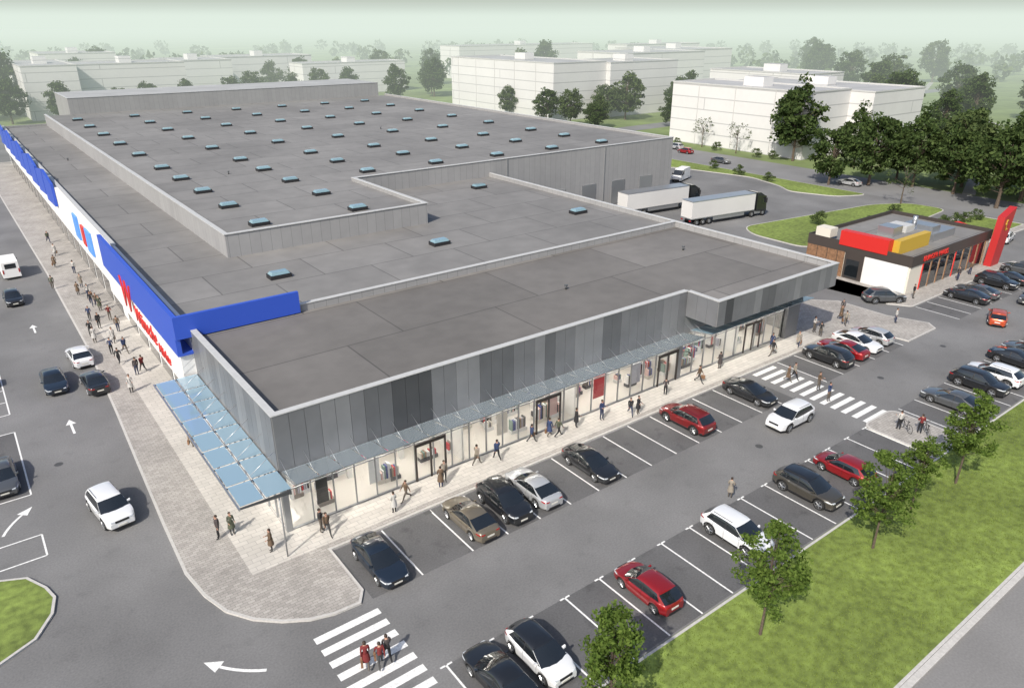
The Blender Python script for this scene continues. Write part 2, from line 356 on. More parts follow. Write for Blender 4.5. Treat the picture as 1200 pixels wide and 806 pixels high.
for (x0,x1,cc) in ((27.0,28.2,cm[0]),(22.0,23.0,cm[7]),(2.4,3.2,cm[3]),(31.5,32.6,cm[8]),(6.2,7.0,cm[4]),(17,18,cm[11])): p.box(x0,x1,.7,.75,.8,2.8,cc)
p.obj("shop_interior",SC)
p=MB()
for i in range(18):
    for y in (.6,3.0,6.5,10): p.box(1.0+i*3,2.2+i*3,y,y+.3,4.40,4.44,lamp_e)
p.obj("ceiling_lamps",SC)
p=MB();gl=MB()
def canopy(x0,x1,yw,n,gm):
    st=(x1-x0)/n
    for i in range(n+1):
        x=x0+i*st-.04
        p.hexa([(x,yw-2.25,4.93),(x+.05,yw-2.25,4.93),(x+.05,yw,4.50),(x,yw,4.50),(x,yw-2.25,4.99),(x+.05,yw-2.25,4.99),(x+.05,yw,4.66),(x,yw,4.66)],frame)
        p.tube((x+.04,yw-1.5,4.88),(x+.04,yw,5.6),.012,.012,steel_l,5)
    p.box(x0-.05,x1+.05,yw-2.31,yw-2.25,4.92,5.0,steel_l)
    for i in range(n):
        a=x0+i*st+.03;b=x0+(i+1)*st-.03
        gl.hexa([(a,yw-2.4,5.03),(b,yw-2.4,5.03),(b,yw-.05,4.68),(a,yw-.05,4.68),(a,yw-2.4,5.045),(b,yw-2.4,5.045),(b,yw-.05,4.695),(a,yw-.05,4.695)],gm)
canopy(.1,36.9,-.08,24,canglass); canopy(37.8,53.4,-.08,10,canblue)
p.obj("canopy_frame",SC); gl.obj("canopy_glass",SC)
p=MB();gl=MB()
y0,y1=-2.4,17.0;n=8;st=(y1-y0)/n
for i in range(n+1):
    y=y0+i*st
    xr=.0 if y>0 else -.3
    p.hexa([(-3.2,y-.04,4.65),(xr,y-.04,4.5),(xr,y+.04,4.5),(-3.2,y+.04,4.65),(-3.2,y-.04,4.74),(xr,y-.04,4.74),(xr,y+.04,4.74),(-3.2,y+.04,4.74)],steel)
    if y>0: p.tube((-2.2,y,4.74),(-.06,y,6.2),.018,.018,steel_l,5)
p.box(-3.3,-3.2,y0-.1,y1+.1,4.64,4.76,steel_l); p.box(-1.75,-1.70,y0,y1,4.745,4.80,steel_l); p.box(-.3,-.2,y0-.1,-.1,4.5,4.75,steel)
for i in range(n):
    for a,b in((-3.15,-1.8),(-1.65,-.15)): gl.box(a,b,y0+i*st+.07,y0+(i+1)*st-.07,4.79,4.81,canblue)
p.tube((-.9,-2.25,.12),(-.9,-2.25,4.6),.05,.05,frame,8)
p.obj("side_canopy_frame",SC); gl.obj("side_canopy_glass",SC)
p=MB()
p.box(-1.2,8.6,16.62,16.95,8.0,9.8,bluem); p.box(-1.2,-.85,16.95,46,6.5,9.8,bluem); p.box(-.85,-.02,16.95,46,6.5,6.7,bluem)
p.box(-1.0,-.02,17.2,46,3.6,6.5,whitem)
p.box(-.4,-.02,46.02,166,3.3,8.3,whitem)
for j in range(9):
    y=84+j*9.0; p.hexa([(-.8,y,5.6+.2*(j%2)),(-.45,y,5.6+.2*(j%2)),(-.45,y+8.2,5.2),(-.8,y+8.2,5.2),(-.8,y,9.6 if j%2 else 8.8),(-.45,y,9.6 if j%2 else 8.8),(-.45,y+8.2,8.6 if j%2 else 9.7),(-.8,y+8.2,8.6 if j%2 else 9.7)],bluem)
p.box(-.62,-.42,57,60.5,4.6,7.4,bluelt); p.box(-.62,-.42,66,69,4.6,7.6,bluelt); p.box(-.62,-.42,61.5,63.5,4.8,7.2,redm)
for j in range(22):
    y=48+j*5.3; p.box(-.06,-.001,y,y+4.4,.15,3.1,carglass)
for j in range(6): p.box(-.06,-.001,18+j*4.6,21.8+j*4.6,.15,3.3,carglass)
p.obj("fascia",SC)
text("Wünsche",2.1,(-1.05,33.5,4.4),LEFT,redm,SC,"lettering",.05,.25); text("Märkte",1.3,(-1.05,25,4.1),LEFT,redm,SC,"lettering",.05,.25)
text("W",4.2,(-1.25,37.2,5.0),LEFT,redm,SC,"lettering",.06,.1)
text("martha & more",.8,(4.6,-.2,3.55),FRONT,pinkm,SC,"lettering",.04)
text("SPORTS&SPORT",.62,(21.5,-.2,3.6),FRONT,frame,SC,"lettering",.04)
p=MB()
def skyl(x,y,z,s=1.25,l=2.0):
    p.box(x-l/2,x+l/2,y-s/2,y+s/2,z,z+.38,trim)
    a=.1
    p.hexa([(x-l/2+a,y-s/2+a,z+.381),(x+l/2-a,y-s/2+a,z+.381),(x+l/2-a,y+s/2-a,z+.381),(x-l/2+a,y+s/2-a,z+.381),(x-l/2+.25,y-s/2+.25,z+.62),(x+l/2-.25,y-s/2+.25,z+.62),(x+l/2-.25,y+s/2-.25,z+.62),(x-l/2+.25,y+s/2-.25,z+.62)],sky_gl)
for i in range(7):
    for j in range(10):
        x=13.4+11.55*i;y=39+(10.2*j if j<5 else 40.8+14.5*(j-4))
        if (x>31 and y<58) or y>160: continue
        skyl(x,y,10.0)
for x,y in((10.6,26.6),(28.5,27.0),(49.8,28.6),(48.5,48.5)): skyl(x,y,8.0)
p.obj("skylights",SC)
p=MB()
for x,y,z in((30,8,7.9),(48,10,7.9),(20,70,10),(60,100,10),(5,110,8)):
    p.tube((x,y,z),(x,y,z+.35),.10,.10,steel,8); p.tube((x,y,z+.35),(x,y,z+.42),.16,.16,steel,8)
p.obj("roof_vents",SC)

# ---------------------------------------------------------------- restaurant
RS=empty("fast_food_restaurant",(0,0,0))
p=MB()
X0,X1,Y0,Y1=76,97,-1,12.5
p.box(X0,X1,Y0,Y1,.1,4.2,beige,roofB)
p.box(X0-.12,X0-.002,Y0-.12,Y1,3.4,4.7,blackm); p.box(X0,X1+.1,Y0-.12,Y0-.002,3.4,4.7,blackm); p.box(X1+.002,X1+.1,Y0,Y1,3.4,4.7,blackm); p.box(X0,X1,Y1+.002,Y1+.12,3.4,4.7,blackm)
p.box(X0-.1,X0-.003,7.3,Y1,.1,3.4,woodm); p.box(X0-.1,X0-.003,4.7,7.2,.1,3.4,blackm); p.box(X0-.12,X0-.004,5.2,6.9,.3,2.6,carglass)
p.box(X0-.14,X0-.004,-.8,4.6,.1,3.39,whitem)
for q in range(3): p.box(X0-.16,X0-.141,8.2+q*1.4,8.26+q*1.4,.1,3.39,blackm)
p.box(X0-.2,X0+.9,2.0,8.2,4.2,6.0,redm); p.box(X0+1.2,X0+8.4,1.2,2.0,4.21,5.9,yellowm); p.box(X0+.9,X0+1.2,1.2,2.0,4.21,5.9,yellowm)
p.box(X0-.16,X0+1.5,9.6,11.6,4.71,5.8,beige)
p.box(X0+.92,X0+8.4,2.01,8.2,4.21,5.8,whitem,roofB)
p.box(X0+10,X0+16,1.5,7,4.21,5.2,steel_l); p.box(X0+10.5,X0+12.6,2,4,5.2,6.0,steel_l); p.box(X0+2.4,X0+4.6,3,5,5.8,6.9,steel_l); p.box(X0+5.6,X0+7.6,3,5.4,5.8,6.6,concrete_l)
p.box(X0+4.6,X0+5.6,3.6,4.1,5.8,6.2,steel_l); p.tube((X0+13,5.5,5.2),(X0+13,5.5,6.4),.3,.3,steel_l,12)
for q in range(8): p.box(X0+3+q*2.1,X0+4.8+q*2.1,Y0-.05,Y0-.003,.2,3.3,carglass)
for q in range(9): p.box(X0+2.88+q*2.1,X0+2.98+q*2.1,Y0-.12,Y0-.004,.1,3.4,redm if q in(0,4) else woodm)
p.obj("restaurant_body",RS)
p=MB(); p.hexa([(95.6,-2.4,.1),(98.0,-2.4,.1),(98.0,-1.5,.1),(95.6,-1.5,.1),(96.4,-2.4,6.6),(99.4,-2.4,7.6),(99.4,-1.5,7.6),(96.4,-1.5,6.6)],mat("pylon_red",(.40,.02,.02),.45)); p.obj("pylon",RS)
text("f.",2.0,(97.0,-2.42,4.8),FRONT,yellowm,RS,"lettering",.05)
text("BURGER HAUS",.95,(78.5,Y0-.17,3.7),FRONT,redm,RS,"lettering",.04)
def parasol():
    b=MB(); b.tube((0,0,0),(0,0,2.4),.03,.03,steel_l,6); k_=8
    for i in range(k_):
        a=2*math.pi*i/k_;a2=2*math.pi*(i+1)/k_; b.face([(0,0,2.6),(1.4*math.cos(a),1.4*math.sin(a),2.15),(1.4*math.cos(a2),1.4*math.sin(a2),2.15)],redm)
    b.tube((0,0,.72),(0,0,.75),.5,.5,whitem,12)
    return b.mesh("parasol_table_mesh")
pm=parasol()
inst(pm,"parasol_table",102.8,6,0,.14); inst(pm,"parasol_table",106.5,7,0,.14)

# ---------------------------------------------------------------- apartments
def apart(boxes):
    e=empty("apartment_block"); p=MB();q=MB()
    for x0,x1,y0,y1,h in boxes:
        p.box(x0,x1,y0,y1,-.1,h,apt,aptroof)
        for a,b,c,d in((x0-.1,x1+.1,y0-.1,y0+.3),(x0-.1,x1+.1,y1-.3,y1+.1),(x0-.1,x0+.3,y0+.3,y1-.3),(x1-.3,x1+.1,y0+.3,y1-.3)): q.box(a,b,c,d,h,h+.35,concrete_l)
        for yy in np.arange(y0+9,y1-4,11.5): p.box(x0-.12,x0-.005,yy,yy+.14,0,h,concrete_l)
        cx,cy=(x0+x1)/2,(y0+y1)/2; p.box(cx-2,cx+2,cy-3,cy+3,h,h+2.2,apt,aptroof)
    p.obj("apartment_walls",e); q.obj("roof_edge",e)
apart([(149,166,61,102,15),(166,190,55,98,14.6)])
apart([(196,215,92,128,15.5)])
apart([(149,172,152,212,17.6),(172,205,150,172,17.2)])
apart([(215,262,185,215,18),(262,300,200,240,18)])
apart([(14,30,255,300,16.6),(30,66,262,285,16.3)])
apart([(70,95,300,330,15),(95,140,322,345,15)])
apart([(120,170,285,300,13),(30,60,350,380,17)])
apart([(230,330,330,350,17),(300,360,270,285,18)])

# ---------------------------------------------------------------- trees
def leafquads(c,size,rs):
    n=len(c); u=rs.normal(size=(n,3)); u/=np.linalg.norm(u,axis=1)[:,None]
    v=rs.normal(size=(n,3)); v-= (v*u).sum(1)[:,None]*u; v/=np.linalg.norm(v,axis=1)[:,None]
    s=size*rs.uniform(.6,1.3,size=(n,1))
    return np.stack([c-u*s,c-v*s*.6,c+u*s,c+v*s*.6],1).reshape(-1,3)
def tree_mesh(name,H,crx,cz0,clumps,per,leaf,lm,seed,trunk_r,cr,taper=.35,inner=.25):
    rs=np.random.default_rng(seed); random.seed(seed)
    b=MB(); crh=(H-cz0)/2; cz=cz0+crh
    top=Vector((random.uniform(-.25,.25),random.uniform(-.25,.25),cz+crh*.6))
    pts=[Vector((0,0,-.1)),Vector((random.uniform(-.08,.08),random.uniform(-.08,.08),cz0)),Vector((top.x*.5,top.y*.5,cz)),top]
    rr=[trunk_r,trunk_r*.7,trunk_r*.4,trunk_r*.12]
    for i in range(3): b.tube(pts[i],pts[i+1],rr[i],rr[i+1],bark,7)
    lob=rs.uniform(.72,1.18,size=7); lp=rs.uniform(0,6.28)
    cs=[]
    for i in range(clumps):
        for _ in range(30):
            d=rs.normal(size=3); d/=np.linalg.norm(d); rad=rs.uniform(inner,1)**.5
            a=(math.atan2(d[1],d[0])+lp)%(2*math.pi); lb=np.interp(a/(2*math.pi)*7,range(8),list(lob)+[lob[0]])
            p=np.array([d[0]*crx*rad*lb,d[1]*crx*rad*lb,d[2]*crh*rad])
            wz=1-taper*max(0,p[2]/crh)
            p[0]*=wz;p[1]*=wz; p[2]+=cz
            if all(np.linalg.norm(p-q)>cr*.6 for q in cs): break
        cs.append(p)
    cs=np.array(cs)
    for q in cs[::2]:
        t=min(.9,max(0,(q[2]-cz0*1.0)/(crh*2)*.7)); st=pts[1].lerp(top,t*.9)
        mid=st.lerp(Vector(q),.55)+Vector((0,0,.1*crh*.3))
        b.tube(st,mid,trunk_r*.28,trunk_r*.16,bark,4,False); b.tube(mid,Vector(q),trunk_r*.16,trunk_r*.05,bark,4,False)
    allc=[]
    for q in cs:
        r_=cr*rs.uniform(.55,1.3); n=int(per*rs.uniform(.5,1.3))
        d=rs.normal(size=(n,3)); d/=np.linalg.norm(d,axis=1)[:,None]
        allc.append(q+d*(rs.uniform(0,1,size=(n,1))**.5)*r_*np.array([1,1,.65]))
    c=np.concatenate(allc); lv=leafquads(c,leaf,rs)
    nv0=len(b.v); V=np.concatenate([np.array(b.v),lv]); n=len(c)
    me=bpy.data.meshes.new(name)
    fl=b.f+[[nv0+4*i,nv0+4*i+1,nv0+4*i+2,nv0+4*i+3] for i in range(n)]
    me.from_pydata(V.tolist(),[],fl); me.materials.append(bark); me.materials.append(lm)
    me.polygons.foreach_set("material_index",[0]*len(b.f)+[1]*n); me.update()
    return me
lf_near=leafmat("young_leaves",(.07,.12,.025),(.17,.24,.055),.4)
lf_far=leafmat("dark_leaves",(.032,.055,.02),(.085,.12,.04),.2)
lf_far2=leafmat("mid_leaves",(.05,.075,.032),(.11,.145,.055),.2)
near=[tree_mesh("young_tree_mesh",7.1,1.85,1.6,66,84,.10,lf_near,11+i,.085,.46,taper=.3,inner=.05) for i in range(3)]
for i,(x,y) in enumerate(((6.4,-22.6),(16.8,-23.4),(28.3,-23.3),(34.2,-22.7),(39.7,-23.1))):
    inst(near[i%3],"young_tree",x,y,i*1.3,.12,[1.0,1.03,1.0,.8,1.05][i])
big=[tree_mesh("deciduous_tree_mesh",14,5.2,2.0,75,75,.36,lf_far if i%2==0 else lf_far2,31+i,.35,1.5,taper=.2) for i in range(5)]
poplar=tree_mesh("tall_tree_mesh",15,4.6,1.6,80,85,.34,lf_far,51,.3,1.4,taper=.25)
bare=tree_mesh("thin_tree_mesh",8,2.8,1.8,26,20,.15,lf_far2,61,.15,.8)
shrub=tree_mesh("shrub_mesh",1.6,1.1,.15,14,70,.09,lf_far2,71,.04,.45)
tl=[(172,142,0,1.05),(167,146,1,.8),(222,176,1,1),(164,250,0,1.1),(170,262,2,1),(154.4,172,0,.9),(148,174,2,.7),(61,352,1,1),(66,340,0,.9),(44,350,2,1.1),(36,300,0,1),(86,345,0,1),(99,345,2,1),(223,77,0,1.2),(232,84,1,1.1),(242,63,2,1.1),(254,70,0,1),(262,50,1,1.2),(240,95,0,1),(134,36,2,1.0),(128,41,0,.8),(143,12,0,1.15),(133,12,2,1.05),(150,2,0,1.1),(160,-5,1,1),(10,280,0,1.5),(2,272,1,1.4),(-6,262,0,1.3),(-10,290,2,1.3),(-14,240,1,1.1),(-30,250,0,1.3),(55,375,2,1.4),(190,135,2,.9),(200,140,0,1),(300,120,1,1.3),(320,150,0,1.3),(280,60,0,1.2),(290,90,2,1.2),(300,40,1,1.2),(140,240,2,1),(130,262,0,.9),(118,265,1,.9),(106,262,0,.8),(145,128,2,.6),(360,190,2,1.5),(400,220,0,1.5),(420,160,1,1.5),(250,280,0,1.5),(210,250,2,1.3),(90,262,1,.9),(80,258,0,.8),(170,120,0,.7),(182,124,1,.7),
 (147,24,1,1.05),(152,14,0,.95),(139,22,2,.9),(157,28,0,1.0),(166,20,2,1.1),(175,10,1,1.1),(210,20,0,1),(230,15,1,1.1),(250,5,2,1.1),(205,66,0,.8),(212,58,2,.9),(270,110,0,1.2),(146,140,1,.8),(150,132,0,.7),(143,148,2,.8),(200,118,0,.8),(62,250,0,.8),(50,252,2,.8),(40,248,1,.7),(112,300,0,1),(130,310,2,1.1),(180,330,1,1.2),(200,310,0,1.2),(145,36,0,.8),(140,-8,2,1),(150,-14,0,1.1),(22,246,0,.9),(8,250,2,1)]
for i,(x,y,kx,s) in enumerate(tl): inst(big[kx if i%3 else 3+i%2],"deciduous_tree",x,y,i*1.7,0,s)
inst(poplar,"tall_tree",146.5,61.5,0,0,1.22); inst(poplar,"tall_tree",151,49,2,0,.9); inst(poplar,"tall_tree",139.5,30,2,0,1.0)
for x,y in((144.7,76.3),(122.5,23.5),(146,88)): inst(bare,"small_tree",x,y,x,0,1)
random.seed(21)
for x,y in((121,50),(122,58),(123,66),(118,82),(120,90),(116,98),(102,11),(106,10.8),(110,10.6),(114,10.4),(118,10.4),(121,10.2),(98,24),(104,19),(112,19.5),(144.5,66),(144.5,70),(144.8,82),(144.5,95)): inst(shrub,"shrub",x+random.uniform(-.5,.5),y,random.uniform(0,6),.12 if x<126 else 0,random.uniform(.8,1.4))
rs=np.random.default_rng(5); pts=[]
for i in range(420):
    a=rs.uniform(-20,125); d=rs.uniform(430,900); ar=math.radians(a)
    cx,cy=-11.7+d*math.cos(ar),-39+d*math.sin(ar); s=rs.uniform(3.5,7)
    n=55; q=rs.normal(size=(n,3)); q/=np.linalg.norm(q,axis=1)[:,None]; q*=rs.uniform(.6,1,size=(n,1))*np.array([s,s,s*.9]); q+=np.array([cx,cy,s*1.0]); pts.append(q)
c=np.concatenate(pts); lv=leafquads(c,1.7,rs); me=bpy.data.meshes.new("distant_woods")
me.from_pydata(lv.tolist(),[],[[4*i,4*i+1,4*i+2,4*i+3] for i in range(len(c))]); me.materials.append(lf_far2); inst(me,"distant_woods",0,0)
n=70000; gx=rs.uniform(4,62,n); gy=rs.uniform(-29.3,-20.95,n); h=rs.uniform(.04,.11,n); an=rs.uniform(0,6.28,n); wd=.018
b0=np.stack([gx-np.cos(an)*wd,gy-np.sin(an)*wd,np.full(n,.12)],1); b1=np.stack([gx+np.cos(an)*wd,gy+np.sin(an)*wd,np.full(n,.12)],1); b2=np.stack([gx+rs.normal(0,.03,n),gy+rs.normal(0,.03,n),.12+h],1)
V=np.stack([b0,b1,b2],1).reshape(-1,3); me=bpy.data.meshes.new("grass_blades"); me.from_pydata(V.tolist(),[],[[3*i,3*i+1,3*i+2] for i in range(n)])
me.materials.append(leafmat("grass_blade",(.13,.18,.03),(.27,.34,.08),.3)); inst(me,"grass_blades",0,0)

# ---------------------------------------------------------------- cars
def evaluate(me,mods):
    o=bpy.data.objects.new("tmp",me); COL.objects.link(o)
    mods(o); bpy.context.view_layer.update()
    dg=bpy.context.evaluated_depsgraph_get(); m2=bpy.data.meshes.new_from_object(o.evaluated_get(dg)); bpy.data.objects.remove(o); return m2
PAINT=mat("car_paint",(.5,.5,.5),.3,coat=1)
ROOFP=mat("car_roof_paint",(.5,.5,.5),.3,coat=1)
def car_mesh(kind):
    P={'sedan':dict(L=4.75,W=1.84,H=1.43,top=[(2.37,.58),(2.34,.68),(2.2,.755),(1.7,.835),(1.3,.885),(.95,.91),(.2,.93),(-.8,.96),(-1.55,.99),(-2.0,1.01),(-2.25,.99),(-2.34,.90),(-2.37,.72)],ws=1.15,rf=.12,rr=-.95,rb=-1.95,mid=-.38,wr=.34,wb=1.42,wbr=-1.38,tf=.72),
       'hatch':dict(L=4.15,W=1.79,H=1.47,top=[(2.07,.62),(2.04,.72),(1.88,.81),(1.5,.88),(1.15,.92),(.9,.94),(.2,.95),(-.8,.98),(-1.5,1.01),(-1.85,1.01),(-2.0,.96),(-2.07,.74)],ws=1.15,rf=.25,rr=-1.38,rb=-1.93,mid=-.3,wr=.33,wb=1.27,wbr=-1.27,tf=.74),
       'suv':dict(L=4.65,W=1.9,H=1.66,top=[(2.32,.70),(2.29,.84),(2.15,.93),(1.8,.99),(1.3,1.04),(1.0,1.06),(.2,1.07),(-.8,1.10),(-1.7,1.13),(-2.1,1.12),(-2.27,1.03),(-2.32,.82)],ws=1.2,rf=.32,rr=-1.6,rb=-2.13,mid=-.3,wr=.385,wb=1.42,wbr=-1.38,tf=.75)}[kind]
    L,W,H=P['L'],P['W'],P['H']; hw=W/2; ra=P['wr']+.055; wr=P['wr']
    tx=[a for a,_ in P['top']][::-1]; tz=[b for _,b in P['top']][::-1]
    X=set(tx)
    for wc in (P['wb'],P['wbr']):
        for a in range(0,181,22): X.add(round(wc+ra*math.cos(math.radians(a)),3))
        X.add(wc+ra+.03);X.add(wc-ra-.03)
    X=sorted(X); Y=[X[0]]
    for x in X[1:]:
        if x-Y[-1]>.028: Y.append(x)
    X=Y
    def zb(x):
        for wc in (P['wb'],P['wbr']):
            d=abs(x-wc)
            if d<=ra: return wr+math.sqrt(max(0,ra*ra-d*d))*.98
        e=min(1,abs(abs(x)-L/2)/.25); return .20+.08*(1-e)
    def wid(x):
        e=(L/2-abs(x)); t=min(1,max(0,e/.85)); return hw*(.76+.24*math.sin(t*math.pi/2)**.7)
    def prof(x):
        z0=zb(x); z1=float(np.interp(x,tx,tz)); wd=wid(x); D=z1-z0
        return [(wd*.92,z0),(wd*.985,z0+.08*D),(wd*.98,z0+.38*D),(wd*1.0,z0+.70*D),(wd*.985,z0+.80*D),(wd*.925,z1-.015),(wd*.55,z1+.02),(0,z1+.035)]
    vs=[];fs=[]; nh=8; nr=2*nh-1
    for x in X:
        half=prof(x)
        vs+=[(x,a,z) for a,z in half]+[(x,-a,z) for a,z in half[-2::-1]]
    nx=len(X)
    for i in range(nx-1):
        for j in range(nr-1): fs.append((i*nr+j,i*nr+j+1,(i+1)*nr+j+1,(i+1)*nr+j))
        fs.append((i*nr+nr-1,i*nr,(i+1)*nr,(i+1)*nr+nr-1))
    for i,rev in((0,0),(nx-1,1)):
        for j in range(nh-1):
            q=[i*nr+j,i*nr+j+1,i*nr+nr-2-j,i*nr+nr-1-j]
            if j==nh-2: q=[i*nr+nh-2,i*nr+nh-1,i*nr+nh]
            fs.append(tuple(q[::-1] if rev else q))
    me=bpy.data.meshes.new("b"); me.from_pydata(vs,[],fs)
    m2=evaluate(me,lambda o:(setattr(o.modifiers.new("s","SUBSURF"),"levels",1)))
    b=MB(); 
    for mm in (PAINT,ROOFP,carglass,trim,rim,headl,taill,plate,rubber): b.mi(mm)
    b.v+=[tuple(v.co) for v in m2.vertices]
    lowz=.38 if kind=='suv' else .27
    zhl=float(np.interp(L/2-.2,tx,tz)); ztl=float(np.interp(-L/2+.1,tx,tz))
    for f in m2.polygons:
        c=f.center; low=c.z<lowz or (f.normal.z<-.5); k=0
        if kind=='suv' and not low:
            for wc in (P['wb'],P['wbr']):
                if math.hypot(c.x-wc,c.z-wr)<ra+.07 and abs(c.y)>hw*.85: low=True
        if low: k=3
        b.f.append(list(f.vertices)); b.m.append(k); b.sm.append(True)
    zbl=lambda x: float(np.interp(x,tx,tz))-.025
    wrf=hw*P['tf']
    def gp(bx,rx,t,sg=1,dz=0):
        x=bx+(rx-bx)*t; z=zbl(bx)+(H-.07+dz-zbl(bx))*t; w0=min(hw*.93,wid(bx)*.915)
        y=w0+(wrf-w0)*(t**1.25); return (x,sg*y,z)
    cols=[(P['ws'],P['rf']),(P['ws']-.10,P['rf']-.06),(P['mid']+.04,P['mid']+.04),(P['mid']-.04,P['mid']-.04),(P['rb']+.36,P['rr']+.12),(P['rb'],P['rr'])]
    dzs=[-.06,-.045,0,0,-.05,-.075]
    C=[];tag=[]
    for i in range(5):
        C.append((cols[i][0],cols[i][1],dzs[i])); 
        if i in(1,3):
            C.append(((cols[i][0]+cols[i+1][0])/2,(cols[i][1]+cols[i+1][1])/2,(dzs[i]+dzs[i+1])/2+.012)); tag+=[1,1]
        else: tag+=[0 if i!=2 else 2]
    C.append((cols[5][0],cols[5][1],dzs[5]))
    rings=[]
    for bx,rx,dz in C:
        h=[gp(bx,rx,t,1,dz) for t in (0,.5,.93)]
        rz=H+dz
        h+=[(rx,wrf-.015,rz-.065),(rx,wrf-.09,rz-.022),(rx,wrf*.5,rz+.004),(rx,0,rz+.012)]
        rings.append(h+[(x,-y,z) for x,y,z in h[-2::-1]])
    nrr=len(rings[0]); base=len(b.v)
    for r_ in rings: b.v+=r_
    for i in range(len(rings)-1):
        for j in range(nrr-1):
            m=1
            if j in(0,1,nrr-2,nrr-3): m={1:2,2:3,0:0}[tag[i]]
            b.f.append([base+i*nrr+j,base+i*nrr+j+1,base+(i+1)*nrr+j+1,base+(i+1)*nrr+j][::-1]); b.m.append(m); b.sm.append(True)
    for e,sg in((0,1),(len(rings)-1,-1)):
        r_=rings[e]; rows=[]
        for t,jl in ((0,0),(.5,1),(.93,2),(1.0,4)):
            Lp=r_[jl]; row=[]
            for s_ in (-1,-.5,0,.5,1):
                bulge=(1-s_*s_)*((.16 if sg>0 else .07)*(1-t)+.05)*sg
                row.append((Lp[0]+bulge,s_*Lp[1],Lp[2]+(1-s_*s_)*.03*(1 if t>0 else .8)))
            rows.append(row)
        bb=len(b.v)
        for row in rows: b.v+=row
        for a in range(3):
            for c in range(4):
                q=[bb+a*5+c,bb+a*5+c+1,bb+(a+1)*5+c+1,bb+(a+1)*5+c]
                b.f.append(q if sg>0 else q[::-1]); b.m.append(2 if a<2 else 1); b.sm.append(True)
        hb=[bb+15+c for c in range(5)]
        rid=[base+e*nrr+nrr-5,base+e*nrr+nrr-6,base+e*nrr+6,base+e*nrr+5,base+e*nrr+4]
        for c in range(4):
            q=[hb[c],hb[c+1],rid[c+1],rid[c]]; b.f.append(q if sg>0 else q[::-1]); b.m.append(1); b.sm.append(True)
    def seam(x,lo=.32):
        pf=prof(x)
        for s in(1,-1):
            for (a0,h0),(a1,h1) in zip(pf[:5],pf[1:6]):
                if h1<lo: continue
                b.face([(x-.008,s*(a0+.004),h0),(x+.008,s*(a0+.004),h0),(x+.008,s*(a1+.004),h1),(x-.008,s*(a1+.004),h1)],trim)
    for x in(P['ws']-.34,P['mid'],P['rb']+.95): seam(x)
    for wx in (P['wb'],P['wbr']):
        for s in (1,-1):
            yo=s*(hw-.02); yi=s*(hw-.24)
            b.tube((wx,yi,wr),(wx,yo-.02*s,wr),wr,wr,rubber,20); b.tube((wx,yo-.02*s,wr),(wx,yo,wr),wr,wr*.92,rubber,20)
            b.tube((wx,yo,wr),(wx,yo+.006*s,wr),wr*.70,wr*.66,trim,16)
            for q in range(5):
                a=q*2*math.pi/5; b.tube((wx,yo+.012*s,wr),(wx+wr*.68*math.cos(a),yo+.008*s,wr+wr*.68*math.sin(a)),.05,.035,rim,5)
            for q in range(16):
                a=q*2*math.pi/16;a2=(q+1)*2*math.pi/16
                b.tube((wx+wr*.70*math.cos(a),yo+.006*s,wr+wr*.70*math.sin(a)),(wx+wr*.70*math.cos(a2),yo+.006*s,wr+wr*.70*math.sin(a2)),.014,.014,rim,4,False)
            b.tube((wx,s*(hw-.5),wr),(wx,s*(hw-.23),wr),ra*.98,ra*.98,trim,16)
    def outline(x,z):
        pf=prof(x); return float(np.interp(z,[q[1] for q in pf][:6],[q[0] for q in pf][:6]))
    def strip(xs,z0s,z1s,m,off=.010):
        for s in(1,-1):
            prev=None
            for x,za,zb_ in zip(xs,z0s,z1s):
                p0=(x,s*(outline(x,za)+off),za); p1=(x,s*(outline(x,zb_)+off),zb_)
                if prev: b.face([prev[0],p0,p1,prev[1]] if s>0 else [prev[1],p1,p0,prev[0]],m,True)
                prev=(p0,p1)
    zf=zhl-.10
    xs=[L/2-.55,L/2-.42,L/2-.30,L/2-.18,L/2-.08]
    strip(xs,[zf+.03,zf+.0,zf-.02,zf-.03,zf-.04],[zf+.05,zf+.06,zf+.05,zf+.04,zf+.03],headl)
    xr=[-L/2+.42,-L/2+.3,-L/2+.18,-L/2+.08]; zr_=ztl-.14
    strip(xr,[zr_+.02,zr_-.01,zr_-.03,zr_-.04],[zr_+.06,zr_+.07,zr_+.06,zr_+.05],taill)
    for s in(1,-1):
        w0=outline(L/2-.06,zf); b.hexa([(L/2-.10,s*w0*.99,zf-.04),(L/2-.006,s*w0*.94,zf-.04),(L/2+.006,s*hw*.48,zf-.035),(L/2-.10,s*hw*.48,zf-.035),(L/2-.12,s*w0*.98,zf+.03),(L/2-.03,s*w0*.93,zf+.025),(L/2-.02,s*hw*.50,zf+.01),(L/2-.12,s*hw*.50,zf+.01)],headl)
        b.hexa([(-L/2+.1,s*w0*.99,zr_-.04),(-L/2+.002,s*w0*.94,zr_-.04),(-L/2-.008,s*hw*.44,zr_-.02),(-L/2+.1,s*hw*.44,zr_-.02),(-L/2+.1,s*w0*.98,zr_+.045),(-L/2+.01,s*w0*.93,zr_+.045),(-L/2+.0,s*hw*.46,zr_+.035),(-L/2+.1,s*hw*.46,zr_+.035)],taill)
        mx=P['ws']-.34; zt=zbl(mx)
        b.hexa([(mx-.09,s*hw*.92,zt+.04),(mx+.07,s*hw*.92,zt+.04),(mx+.04,s*(hw+.12),zt+.05),(mx-.07,s*(hw+.12),zt+.05),(mx-.09,s*hw*.92,zt+.10),(mx+.05,s*hw*.92,zt+.10),(mx+.02,s*(hw+.12),zt+.16),(mx-.07,s*(hw+.12),zt+.16)],PAINT)
        if kind=='suv': b.tube((P['rf']-.25,s*(wrf-.05),H+.0),(P['rr']+.2,s*(wrf-.05),H-.02),.018,.018,trim,6)
